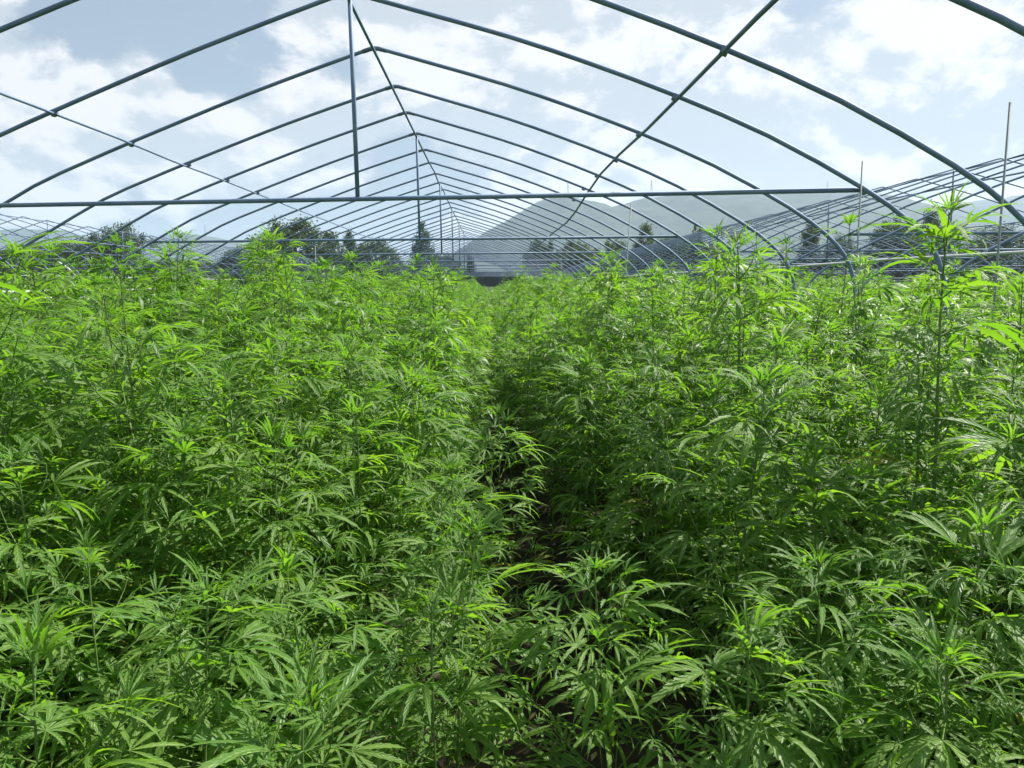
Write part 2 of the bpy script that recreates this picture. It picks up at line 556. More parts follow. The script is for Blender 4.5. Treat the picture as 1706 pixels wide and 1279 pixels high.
def palmate(rd, count, droop, n, teeth, spread=1.0, wid=0.049, petiole=0.36, cup=0.0):
    """hand-shaped leaf; central leaflet has length 1, petiole runs along +Y from the origin"""
    V, Fc, mid, alo = [], [], [], []
    pd = 0.25 * droop
    p_end = Vector((0, petiole, -petiole * 0.06))
    # petiole, a thin three-sided stalk
    pw = 0.012
    b = len(V)
    for p in (Vector((0, 0, 0)), p_end):
        for a in range(3):
            V.append((p.x + pw * math.cos(a * 2.094), p.y, p.z + pw * math.sin(a * 2.094)))
            mid.append(0.0); alo.append(0.0)
    for a in range(3):
        a2 = (a + 1) % 3
        Fc.append((b + a, b + a2, b + 3 + a2, b + 3 + a))
    half = count // 2
    angs = {7: [0, 27, 56, 98], 5: [0, 30, 66], 9: [0, 22, 46, 76, 118], 3: [0, 34]}[count]
    lens = {7: [1, .93, .72, .42], 5: [1, .86, .52], 9: [1, .96, .82, .58, .32], 3: [1, .7]}[count]
    for i in range(-half, half + 1):
        k = abs(i)
        L = lens[k] * rd.uniform(.92, 1.07)
        a = (angs[k] * spread * rd.uniform(.9, 1.1)) * (1 if i > 0 else -1) + rd.uniform(-5, 5)
        v, f, m, al = leaflet(L, wid * (0.55 + 0.45 * lens[k]) * rd.uniform(.88, 1.12), droop * rd.uniform(.6, 1.35) * (.5 + .5 * L), rd.uniform(.25, .6), n, teeth, rd.uniform(-.5, .5))
        rot = Matrix.Rotation(R_(-a), 4, 'Z') @ Matrix.Rotation(R_(rd.uniform(-6, 10)) + cup, 4, 'X') @ Matrix.Rotation(R_(rd.uniform(-18, 18)), 4, 'Y')
        b = len(V)
        for p in v:
            V.append(tuple(p_end + rot @ Vector(p)))
        mid += m; alo += al
        Fc += [tuple(b + q for q in ff) for ff in f]
    return np.array(V), Fc, mid, alo

rdl = random.Random(5)
KINDS = {}
def make_kind(key, variants):
    KINDS[key] = []
    for (cnt, droop, spread, cup, mat) in variants:
        st = rdl.getstate()
        hi = palmate(rdl, cnt, droop, 6, True, spread, cup=cup)
        rdl.setstate(st)
        md = palmate(rdl, cnt, droop, 3, False, spread, wid=0.055, cup=cup)
        hm = mesh_from('leaf', hi[0], hi[1], mat, True, {'mid': hi[2], 'along': hi[3]})
        KINDS[key].append((hm, md))
make_kind('fan', [(7, 1.3, 1.0, 0, M_LEAF), (7, 1.8, .85, .1, M_LEAF), (9, 1.5, .9, .05, M_LEAF), (7, 1.0, 1.0, .1, M_LEAF), (7, 2.1, .7, .15, M_LEAF), (5, 1.5, .9, .1, M_LEAF)])
make_kind('side', [(5, .8, 1.0, .05, M_LEAF), (5, 1.2, .9, 0, M_LEAF), (3, .9, 1.0, 0, M_LEAF), (5, .5, .8, .15, M_LEAF), (7, 1.0, .9, 0, M_LEAF)])
make_kind('young', [(5, .9, .75, .2, M_YOUNG), (5, 1.4, .8, .15, M_YOUNG), (3, .9, .8, .2, M_YOUNG), (7, 1.2, .8, .2, M_YOUNG)])
make_kind('yellow', [(5, 1.2, .9, 0, M_YELLOW), (7, 1.6, .8, 0, M_YELLOW)])

def leaf_matrix(p, az, el, roll, s):
    """leaf pointing along azimuth az (0 = +Y, turning to +X), raised by el"""
    return Matrix.Translation(p) @ Matrix.Rotation(-az, 4, 'Z') @ Matrix.Rotation(el, 4, 'X') @ Matrix.Rotation(roll, 4, 'Y') @ Matrix.Scale(s, 4)

def grow(rd, H, low=0.32, vigour=1.0, lean=(0, 0), sparse=1.0, big=1.0, branch=1.0, tip=None):
    """leaf list [(kind, variant, matrix)] and stem polylines [(points, radii)] of one plant, base at the origin"""
    leaves, stems = [], []
    wob = rd.uniform(0, 6.28)
    tip = rd.uniform(.6, 1.35) if tip is None else tip
    def axis(z):
        t = z / H
        return Vector((lean[0] * t * t + 0.018 * math.sin(wob + z * 3.2), lean[1] * t * t + 0.018 * math.cos(wob * 1.3 + z * 2.7), z))
    r0 = 0.0085 * vigour * (H / 1.5)
    zs = [H * i / 11 for i in range(12)]
    stems.append(([axis(z) for z in zs], [max(0.0022, r0 * (1 - 0.78 * (z / H))) for z in zs]))
    z = max(0.12, low * H * rd.uniform(.85, 1.1))
    a0 = rd.uniform(0, 6.28)
    while z < H - 0.012:
        t = z / H
        top = H - z
        step = 0.030 + 0.085 * min(1.0, top / 0.42)
        c = axis(z)
        a0 += math.pi / 2 + rd.uniform(-.45, .45)
        for sd in (0, math.pi):
            az = a0 + sd + rd.uniform(-.3, .3)
            out = Vector((math.sin(az), math.cos(az), 0))
            # fan leaf
            if top > 0.10:
                if rd.random() < 0.92 * sparse:
                    s = rd.uniform(.15, .25) * (0.8 + 0.2 * vigour) * (0.8 if t < .45 else 1.0)
                    s *= big
                    kind = 'fan' if top > .2 else rd.choice(['fan', 'young'])
                    leaves.append((kind, rd.randrange(99), leaf_matrix(c, az, R_(rd.uniform(2, 36)), R_(rd.uniform(-22, 22)), s)))
            else:
                s = 0.045 + 0.75 * top + rd.uniform(0, .02)
                leaves.append(('young', rd.randrange(99), leaf_matrix(c, az, R_(14 + 48 * (1 - top / .10) + rd.uniform(-12, 12)), R_(rd.uniform(-15, 15)), s * 1.15 * tip)))
            # side branch from the axil
            if top > 0.09 and rd.random() < (0.93 if top > .2 else .8) * sparse:
                bl = min(0.37, 0.07 + 0.46 * top) * rd.uniform(.65, 1.1) * (1.0 if t > .5 else .85) * vigour * branch
                el = R_(rd.uniform(38, 64))
                d = (out * math.cos(el) + Vector((0, 0, math.sin(el)))).normalized()
                pts, nb = [], 4
                for q in range(nb + 1):
                    u = q / nb
                    pts.append(c + d * (bl * u) + Vector((0, 0, 0.10 * bl * u * u)) + (out * 0.02 * math.sin(u * 3)))
                stems.append((pts, [max(.0011, r0 * .34 * (1 - .6 * q / nb)) for q in range(nb + 1)]))
                u = 0.30
                ba = rd.uniform(0, 6.28)
                while u < 0.99:
                    i = min(nb - 1, int(u * nb))
                    pp = pts[i].lerp(pts[i + 1], u * nb - i)
                    ba += math.pi / 2 + rd.uniform(-.4, .4)
                    for s2 in (0, math.pi):
                        if rd.random() > 0.78 * sparse:
                            continue
                        a2 = ba + s2
                        # spread around the branch, biased outwards
                        dirv = out * 0.75 + Vector((math.sin(a2), math.cos(a2), 0)) * 0.9
                        az2 = math.atan2(dirv.x, dirv.y)
                        s = rd.uniform(.08, .155) * (1.15 - .35 * u) * (0.85 + .15 * vigour)
                        leaves.append(('side', rd.randrange(99), leaf_matrix(pp, az2, R_(rd.uniform(-8, 38)), R_(rd.uniform(-28, 28)), s)))
                    u += max(0.16, 0.055 / max(bl, .05))
                for q in range(3 if bl > .1 else 2):
                    a2 = rd.uniform(0, 6.28)
                    leaves.append(('young', rd.randrange(99), leaf_matrix(pts[-1], a2, R_(rd.uniform(8, 68)), R_(rd.uniform(-15, 15)), rd.uniform(.035, .085))))
        z += step * rd.uniform(.85, 1.15)
    for q in range(6):
        leaves.append(('young', rd.randrange(99), leaf_matrix(axis(H - .01), q * 1.05 + rd.uniform(-.3, .3), R_(rd.uniform(28, 80)), R_(rd.uniform(-15, 15)), rd.uniform(.04, .08) * tip)))
    return leaves, stems

def stem_mesh(stems, n0=7, n1=4):
    V, Fc = [], []
    for i, (p, r) in enumerate(stems):
        tube(p, r, n0 if i == 0 else n1, V, Fc, caps=False)
    return mesh_from('stem', V, Fc, M_STEM)

def foliage_mesh(leaves):
    Vs, Fc, mi, off = [], [], [], 0
    for kind, k, M in leaves:
        v, f, _, _ = KINDS[kind][k % len(KINDS[kind])][1]
        A = np.array(M)
        Vs.append(v @ A[:3, :3].T + A[:3, 3])
        Fc += [tuple(off + q for q in ff) for ff in f]
        mi += [1 if kind == 'young' else 0] * len(f)
        off += len(v)
    me = mesh_from('foliage', np.concatenate(Vs), Fc, [M_LEAF, M_YOUNG])
    me.polygons.foreach_set('material_index', mi)
    return me

# ------------------------------------------------------------------ where the plants stand
# plants that can be told apart: (pixel of the tip, metres ahead, how it looks, options)
HERO = [
    (460, 402, 4.3, 'tallest bushy hemp plant left of the path, tip against the round tree', {}),
    (290, 398, 4.8, 'tall bushy hemp plant left of the path, right of the white side rails', {}),
    (200, 455, 4.0, 'tall hemp plant just right of the curved white pipe at left', {}),
    (585, 430, 5.2, 'tall pale-tipped hemp plant in front of the narrow conifers, right of the tallest', {}),
    (700, 440, 6.5, 'tall thin-topped hemp plant with dark bent stem beneath the ridge posts', {'sparse': .7}),
    (58, 432, 4.0, 'tall hemp plant near the left edge, before the left tunnel frame', {}),
    (-75, 388, 2.3, 'hemp plant cut by the left edge with long leaves hanging in below the tie bar', {'vigour': 1.1, 'big': 1.25}),
    (40, 560, 2.9, 'bushy hemp plant at the left edge, midway down the picture', {}),
    (265, 592, 2.7, 'large bushy hemp plant with upright tip in the left foreground stand', {'vigour': 1.1}),
    (30, 660, 2.2, 'hemp plant at the left edge with drooping dark fan leaves', {}),
    (470, 735, 2.2, 'hemp plant with a wide yellow-green star tip in the left middle ground', {'vigour': 1.1}),
    (600, 585, 3.1, 'slender hemp plant left of the path with long leaves sweeping right', {}),
    (75, 760, 1.9, 'broad-leaved hemp plant at lower left with arching pale leaves', {'vigour': 1.1}),
    (300, 1000, 1.45, 'nearest seeding hemp plant at lower left with yellowish flowering tip', {'vigour': 1.05}),
    (515, 1175, 1.25, 'low hemp shoot at bottom left of the path with open star leaves', {}),
    (742, 880, 1.95, 'sunlit hemp plant leaning over the left edge of the path in the foreground', {'vigour': 1.15, 'lean': (.10, 0)}),
    (610, 690, 2.6, 'hemp plant with dense layered leaves beside the path on the left', {'vigour': 1.05}),
    (720, 640, 3.3, 'hemp plant on the left path edge, farther along than the sunlit leaning one', {}),
    (20, 1120, 1.15, 'hemp plant at the bottom left corner with big hanging leaves', {'vigour': 1.1}),
    (1182, 392, 4.4, 'tall spindly hemp plant right of the path with three-tiered leafy tip', {'sparse': .7, 'branch': .6}),
    (1312, 408, 5.0, 'tall spindly hemp plant between the two pale rods on the right', {'sparse': .7, 'branch': .6}),
    (1412, 372, 4.6, 'very thin hemp stem rising beside the shorter pale rod', {'sparse': .4, 'vigour': .7}),
    (1570, 352, 2.3, 'very tall hemp plant with bare stem at right, rising through the tunnel frame', {'vigour': .95, 'lean': (.06, .02), 'big': 1.05, 'branch': .34, 'tip': 1.5}),
    (1235, 640, 2.2, 'large dark-stemmed hemp plant in the right foreground stand', {'vigour': 1.2}),
    (1035, 952, 1.75, 'hemp plant at the right path edge reaching long leaves over the path', {'vigour': 1.15, 'lean': (-.05, 0)}),
    (1392, 762, 2.05, 'hemp plant with a bright star tip right of the large dark-stemmed one', {}),
    (842, 690, 3.3, 'young hemp plant standing almost in the path, lit from above', {'vigour': .9}),
    (1000, 610, 3.6, 'hemp plant right of the path with pale nodding leaves at its top', {}),
    (1155, 560, 3.6, 'hemp plant behind the large dark-stemmed one, right of the path', {}),
    (1485, 800, 2.0, 'leafy hemp plant between the bright star tip and the very tall bare stem', {}),
    (1362, 925, 1.6, 'low hemp plant in the right foreground with a single upright blade-like leaf', {'vigour': 1.1}),
    (1700, 690, 1.9, 'hemp plant cut by the right edge with one broad bright leaf', {'vigour': 1.15}),
    (1640, 880, 1.55, 'hemp plant in the lower right with pale curved leaves', {'vigour': 1.1}),
    (1560, 1080, 1.3, 'low hemp plant at the bottom right with yellowing lower leaves', {'yellow': True, 'vigour': 1.05}),
    (1240, 1060, 1.4, 'dark shaded hemp plant at the bottom right of the path', {'vigour': 1.1}),
    (1470, 660, 2.9, 'hemp plant left of the very tall bare stem, level with its middle', {}),
    (1690, 470, 3.4, 'hemp plant at the right edge beside the longer pale rod', {'sparse': .8}),
]
def path_x(y):
    return float(np.interp(y, [0, 2, 4.6, 8], [.36, .26, 0.0, .02]))
def canopy(x, y):
    d = math.hypot(x, y)
    if x < 0.12:
        h = np.interp(d, [0.9, 1.4, 2.0, 3.0, 4.0, 5.5, 9, 14], [.90, 1.07, 1.28, 1.48, 1.63, 1.65, 1.64, 1.66])
    else:
        h = np.interp(d, [0.9, 1.4, 2.0, 3.0, 4.0, 5.5, 9, 14], [.90, 1.07, 1.28, 1.45, 1.54, 1.58, 1.61, 1.65])
    if x < -2.2:
        h -= 0.14 * min(1.0, (-2.2 - x) / 1.0)
    if x > 1.8:
        h -= .07
    edge = abs(x - path_x(y))
    if edge < 0.75:
        h -= (0.16 if y < 5 else 0.22) * (0.75 - edge) / 0.5
    return float(h)

rp = random.Random(21)
placed = []          # x, y, H, dict
hero_xy = []
for px, py, d, lab, opt in HERO:
    p = at(px, py, d)
    placed.append((p.x, p.y, p.z - 0.17, dict(opt, label=lab)))
    hero_xy.append((p.x, p.y))
grid = {}
def free(x, y, r):
    gx, gy = int(x // .5), int(y // .5)
    for i in range(gx - 1, gx + 2):
        for j in range(gy - 1, gy + 2):
            for (a, b) in grid.get((i, j), ()):
                if (a - x) ** 2 + (b - y) ** 2 < r * r:
                    return False
    return True
def occupy(x, y):
    grid.setdefault((int(x // .5), int(y // .5)), []).append((x, y))
for x, y in hero_xy:
    occupy(x, y)
def try_fill(x0, x1, y0, y1, r, tries):
    out = []
    for _ in range(tries):
        x, y = rp.uniform(x0, x1), rp.uniform(y0, y1)
        half = np.interp(y, [1, 3, 4.5, 7, 10, 14], [.38, .31, .17, .08, .08, .12])
        if abs(x - path_x(y)) < half + 0.05 * math.sin(y * 2.3):
            continue
        if 0 < x - path_x(y) < half + np.interp(y, [1, 3, 4.2], [.06, .06, 0]):
            continue
        if math.hypot(x, y) < 0.95 or (y < .75 and abs(x) < 1.1):
            continue
        if free(x, y, r):
            occupy(x, y)
            out.append((x, y))
    return out
near_pts = try_fill(-6.5, 7.5, -0.6, 9.5, 0.265, 16000)
far_pts = try_fill(-12, 20, 9.5, 26, 0.33, 22000) + try_fill(-33, 38, 26, 64, 0.62, 26000) + try_fill(-12, -6.5, 3, 9.5, .40, 900) + try_fill(7.5, 12, 3, 9.5, .40, 900)
under = []
for _ in range(1500):
    x, y = rp.uniform(-3.0, 3.2), rp.uniform(.7, 4.2)
    if -.28 < x - path_x(y) < .34 or math.hypot(x, y) < .95 or abs(x) > .75 * y + .2:
        continue
    if free(x, y, .17):
        occupy(x, y)
        under.append((x, y))
under = under[:60]
cand = []
for x, y in under:
    cand.append((math.hypot(x, y), x, y, rp.uniform(.42, .72), True))
for x, y in near_pts + far_pts:
    H = canopy(x, y) - 0.17 + rp.gauss(0, .10)
    if rp.random() < .14 and abs(x) > .7:
        H += rp.uniform(.12, .34) * min(1, .35 + .2 * y)
    q = project((x, y, H + .1))
    vis = q is not None and -30 < q[0] < 1736 and q[1] < 1279 + 60
    cand.append((math.hypot(x, y), x, y, H, vis))
cand.sort()
n_ind = 300 - len(HERO)
ind = [c for c in cand if c[4]][:n_ind]
lim = set((c[1], c[2]) for c in ind)
rest = [c for c in cand if (c[1], c[2]) not in lim]
print('individual plants', len(ind) + len(HERO), 'rest', len(rest), 'radius', ind[-1][0])

# ------------------------------------------------------------------ nearest plants: every leaf its own part
LEAF_R = 3.7
def near_plant(x, y, H, opt, seed):
    rd = random.Random(seed)
    root = empty('hemp_plant', (x, y, 0.17))
    lv, st = grow(rd, H, low=opt.get('low', .16), vigour=opt.get('vigour', 1.0), lean=opt.get('lean', (rd.uniform(-.05, .05), rd.uniform(-.05, .05))), sparse=opt.get('sparse', 1.0), big=opt.get('big', 1.0), branch=opt.get('branch', 1.0), tip=opt.get('tip', rd.uniform(1.0, 1.4) if 'label' in opt else None))
    if len(lv) > 290:
        lv = sorted(lv, key=lambda l: -l[2].translation.z)[:290]
    add('stem', stem_mesh(st), root)
    cut = sorted(l[2].translation.z for l in lv)[len(lv) // 7]
    for kind, k, M in lv:
        if opt.get('yellow') and M.translation.z < cut * 1.25 and rd.random() < .7:
            kind = 'yellow'
        elif rd.random() < .03 and M.translation.z < .55 * H:
            kind = 'yellow'
        me = KINDS[kind][k % len(KINDS[kind])][0]
        o = bpy.data.objects.new('leaf', me)
        o.matrix_basis = M
        COL.objects.link(o)
        o.parent = root
    return root

def region(x, y):
    side = 'left' if x < path_x(y) else 'right'
    q = project((x, y, canopy(x, y)))
    u = abs(x - path_x(y)) / max(1.0, y)
    lat = 'beside the path' if u < .16 else ('midway out from the path' if u < .40 else f'towards the {side} edge')
    d = math.hypot(x, y)
    what = 'leafy foreground hemp plant in the' if d < 2.6 else ('mid-distance hemp plant in the' if d < 4.2 else ('small hemp plant in the receding' if d < 6 else 'tiny hemp plant in the far'))
    lab = f'{what} {side} stand, {lat}'
    return lab, lab.replace('plant', 'plants')

# four grown shapes shared by the plants farther off
VARI = []
for i in range(10):
    rd = random.Random(100 + i)
    lv, st = grow(rd, 1.5, low=.28, vigour=rd.uniform(.9, 1.1), lean=(rd.uniform(-.06, .06), rd.uniform(-.06, .06)), sparse=[1, 1, .95, 1, .9, .6, .8, 1, .92, .7][i])
    VARI.append((foliage_mesh(lv), stem_mesh(st, 5, 3)))
src_objs = []
todo = [(math.hypot(x, y), x, y, H, o) for x, y, H, o in placed] + [(c[0], c[1], c[2], c[3], {}) for c in ind]
nleaf = 0
for i, (d, x, y, H, opt) in enumerate(sorted(todo, key=lambda t: t[0])):
    if d < LEAF_R or opt:
        o = near_plant(x, y, H, opt, 1000 + i)
        nleaf += len(o.children)
    else:
        o = empty('hemp_plant', (x, y, 0.17), (0, 0, rp.uniform(0, 6.28)))
        s = H / 1.5
        o.scale = (.5 + .5 * s, .5 + .5 * s, s)
        k = rp.choice([0, 1, 2, 3, 4, 7, 8, 0, 1, 2, 3, 5, 6, 9])
        fo = add('foliage', VARI[k][0], o)
        fo['kind'] = 'stuff'
        so = add('stem', VARI[k][1], o)
        if k not in [q[0] for q in src_objs]:
            src_objs.append((k, fo, so))
    if H < .75 and 'label' not in opt:
        side = 'left' if x < path_x(y) else 'right'
        tag(o, f'short shaded hemp plant under the taller ones {side} of the path', 'plant', f'short shaded hemp plants {side} of the path')
    elif 'label' in opt:
        tag(o, opt['label'], 'plant', 'hemp plants standing out of the crop')
    else:
        lab, grp = region(x, y)
        tag(o, lab, 'plant', grp)
print('near parts', nleaf)

# ------------------------------------------------------------------ the rest of the crop: one field
def field(name, pts, label):
    me = bpy.data.meshes.new(name)
    me.from_pydata([(c[1], c[2], 0.17) for c in pts], [], [])
    rz = me.attributes.new('spin', 'FLOAT', 'POINT'); sc = me.attributes.new('tall', 'FLOAT', 'POINT')
    rz.data.foreach_set('value', np.array([rp.uniform(0, 6.28) for _ in pts], dtype=np.float32))
    sc.data.foreach_set('value', np.array([c[3] / 1.5 for c in pts], dtype=np.float32))
    o = add(name, me)
    tag(o, label, 'plants', kind='stuff')
    ng = bpy.data.node_groups.new(name, 'GeometryNodeTree')
    ng.interface.new_socket('Geometry', in_out='INPUT', socket_type='NodeSocketGeometry')
    ng.interface.new_socket('Geometry', in_out='OUTPUT', socket_type='NodeSocketGeometry')
    N, L = ng.nodes, ng.links
    gi, go = N.new('NodeGroupInput'), N.new('NodeGroupOutput')
    gj = N.new('GeometryNodeGeometryToInstance')
    for k, fo, so in sorted(src_objs, key=lambda q: -q[0]):
        jg = N.new('GeometryNodeJoinGeometry')
        for ob in (fo, so):
            oi = N.new('GeometryNodeObjectInfo')
            oi.transform_space = 'ORIGINAL'
            oi.inputs['Object'].default_value = ob
            L.new(oi.outputs['Geometry'], jg.inputs[0])
        gt = N.new('GeometryNodeGeometryToInstance')
        L.new(jg.outputs[0], gt.inputs[0])
        if k == sorted(src_objs, key=lambda q: -q[0])[0][0]:
            last = N.new('GeometryNodeJoinGeometry')
        L.new(gt.outputs[0], last.inputs[0])
    N.remove(gj)
    ip = N.new('GeometryNodeInstanceOnPoints')
    L.new(gi.outputs[0], ip.inputs['Points'])
    L.new(last.outputs[0], ip.inputs['Instance'])
    ip.inputs['Pick Instance'].default_value = True
    a1 = N.new('GeometryNodeInputNamedAttribute'); a1.data_type = 'FLOAT'; a1.inputs['Name'].default_value = 'spin'
    a2 = N.new('GeometryNodeInputNamedAttribute'); a2.data_type = 'FLOAT'; a2.inputs['Name'].default_value = 'tall'
    c1 = N.new('ShaderNodeCombineXYZ'); c2 = N.new('ShaderNodeCombineXYZ')
    L.new(a1.outputs[0], c1.inputs[2])
    for i in range(3):
        L.new(a2.outputs[0], c2.inputs[i])
    L.new(c1.outputs[0], ip.inputs['Rotation'])
    L.new(c2.outputs[0], ip.inputs['Scale'])
    L.new(ip.outputs[0], go.inputs[0])
    md = o.modifiers.new('plants', 'NODES')
    md.node_group = ng
    return o
field('hemp_crop', rest, 'dense green hemp crop reaching back to the far ends of the tunnels')

# ------------------------------------------------------------------ litter and clods on the path
def litter():
    rd = random.Random(77)
    V, Fc, mi = [], [], []
    for i in range(1500):
        y = rd.uniform(1.2, 8)
        x = path_x(y) + rd.gauss(0, .28)
        z = .105 + .10 * min(1, max(0, (abs(x - path_x(y)) - .16) / .25))
        b = len(V)
        if i % 3:
            L_, a, w = rd.uniform(.03, .09), rd.uniform(0, 6.28), rd.uniform(.005, .011)
            u, n = Vector((math.cos(a), math.sin(a), rd.uniform(-.1, .35))), Vector((-math.sin(a), math.cos(a), rd.uniform(-.3, .3)))
            p = Vector((x, y, z + .006))
            V += [tuple(p), tuple(p + u * L_ * .45 + n * w + Vector((0, 0, .006))), tuple(p + u * L_), tuple(p + u * L_ * .45 - n * w + Vector((0, 0, .006)))]
            Fc.append((b, b + 1, b + 2, b + 3)); mi.append(0 if rd.random() < .6 else 1)
        else:
            r = rd.uniform(.008, .028)
            V += [(x + r * rd.uniform(.7, 1.2) * c[0], y + r * rd.uniform(.7, 1.2) * c[1], z + r * rd.uniform(.4, .8) * c[2]) for c in ((1, 0, 0), (0, 1, 0), (-1, 0, 0), (0, -1, 0), (0, 0, 1))]
            for q in range(4):
                Fc.append((b + q, b + (q + 1) % 4, b + 4)); mi.append(2)
    me = mesh_from('path_litter', V, Fc, [M_DRY, M_LEAF, M_SOIL], smooth=False)
    me.polygons.foreach_set('material_index', mi)
    tag(add('path_litter', me), 'dry fallen leaves and soil clods littering the dark path', 'litter', kind='stuff')
litter()

# ------------------------------------------------------------------ pale support rods
def rod(px, py, d, label, lean=0.0):
    p = at(px, py, d)
    V, Fc = tube([(-lean, 0, -p.z + .05), (-lean * .5, 0, -p.z * .5), (0, 0, 0)], 0.0058, 6)
    o = add('support_rod', mesh_from('support_rod', V, Fc, M_ROD))
    # origin at its foot
    o.data.transform(Matrix.Translation((0, 0, p.z)))
    o.location = (p.x, p.y, 0)
    tag(o, label, 'rod', 'pale plant support rods')
rod(1683, 170, 3.5, 'long pale upright rod at the right edge beside the very tall plant')
rod(1437, 268, 5.0, 'pale upright rod by the right end of the nearest tie bar')
rod(1052, 338, 8.0, 'slightly leaning pale rod in front of the hill right of the path', .16)
rod(935, 428, 24.0, 'thin far pale rod just right of the end of the path')
rod(525, 408, 16.0, 'thin pale rod in front of the round tree')

# ------------------------------------------------------------------ low rails and bent pipe at left
def rails():
    pts = [at(x, y, 10.2) for x, y in ((96, 436), (112, 446), (126, 460), (137, 476), (144, 492), (147, 512))]
    pts.append(Vector((pts[-1].x + .05, pts[-1].y, .05)))
    base = Vector((pts[-1].x, pts[-1].y, 0))
    V, Fc = tube([p - base for p in smooth_poly(pts, 3)], .014, 7)
    o = add('bent_pipe', mesh_from('bent_pipe', V, Fc, M_PIPE_W), None, base)
    tag(o, 'curved white plastic pipe bending down in front of the white side rails at left', 'pipe')
rails()

# ------------------------------------------------------------------ far end: white wall, dark shed, pylons
def far_things():
    root = empty('low_wall', (2.0, 112, 0))
    tag(root, 'low white wall closing the far end of the path', 'wall')
    for i in range(-4, 10):
        V, Fc = box(i * 2.0 + .03, i * 2.0 + 1.97, -.12, .12, -.3, 1.22 + random.uniform(-.03, .03))
        add('panel', mesh_from('panel', V, Fc, M_CONC, smooth=False), root)
    V, Fc = box(-8.1, 20.1, -.2, .2, 1.26, 1.36)
    add('coping', mesh_from('coping', V, Fc, M_CONC, smooth=False), root)
    r = empty('long_shed', (2, 150, 0))
    tag(r, 'long low dark open shed behind the white wall at the end of the path', 'shed')
    V, Fc = box(-9.5, 17.5, 5.0, 6, 0, 3.0)
    add('wall', mesh_from('wall', V, Fc, M_SHED, smooth=False), r)
    V = [(-10, -1, 3.9), (18, -1, 3.9), (18, 6.5, 3.02), (-10, 6.5, 3.02), (-10, -1, 4.1), (18, -1, 4.1), (18, 6.5, 3.22), (-10, 6.5, 3.22)]
    Fc = [(0, 3, 2, 1), (4, 5, 6, 7), (0, 1, 5, 4), (1, 2, 6, 5), (2, 3, 7, 6), (3, 0, 4, 7)]
    add('roof', mesh_from('roof', V, Fc, M_ROOF, smooth=False), r)
    for x in range(-9, 18, 3):
        V, Fc = box(x - .1, x + .1, -.6, -.4, 0, 3.86)
        add('post', mesh_from('post', V, Fc, M_SHED, smooth=False), r)
far_things()

def pylon(px, base_py, top_py, D, label):
    b, t = at(px, base_py, D), at(px, top_py, D)
    H = t.z - b.z
    root = empty('pylon', (b.x, b.y, b.z))
    tag(root, label, 'pylon', 'power pylons on the far hills')
    V, Fc = [], []
    w0, w1, r = H * .10, H * .016, H * .006
    for sx in (-1, 1):
        for sy in (-1, 1):
            tube([(sx * w0, sy * w0, -H * .3), (sx * w1 * 2, sy * w1 * 2, H * .6), (sx * w1, sy * w1, H)], r, 4, V, Fc)
    for i in range(6):
        z0, z1 = H * i / 6, H * (i + 1) / 6
        a, c = np.interp(z0, [0, H], [w0 * .8, w1]), np.interp(z1, [0, H], [w0 * .8, w1])
        for sy in (-1, 1):
            tube([(-a, sy * a, z0), (c, sy * c, z1)], r * .6, 3, V, Fc)
            tube([(a, sy * a, z0), (-c, sy * c, z1)], r * .6, 3, V, Fc)
    add('mast', mesh_from('mast', V, Fc, M_PIPE), root)
    for z, w in ((.68, .17), (.82, .14), (.95, .11)):
        V, Fc = tube([(-H * w, 0, H * z), (0, 0, H * (z + .02)), (H * w, 0, H * z)], r, 4)
        add('cross_arm', mesh_from('cross_arm', V, Fc, M_PIPE), root)
pylon(946, 332, 304, 1350, 'faint power pylon on the crest of the nearer hill')
pylon(1085, 331, 300, 1350, 'faint power pylon on the broad hill, left end of its crest')
pylon(1378, 323, 302, 1350, 'faint power pylon on the broad hill, right part of its crest')
pylon(342, 394, 374, 2000, 'faint power pylon on the low hill at far left')

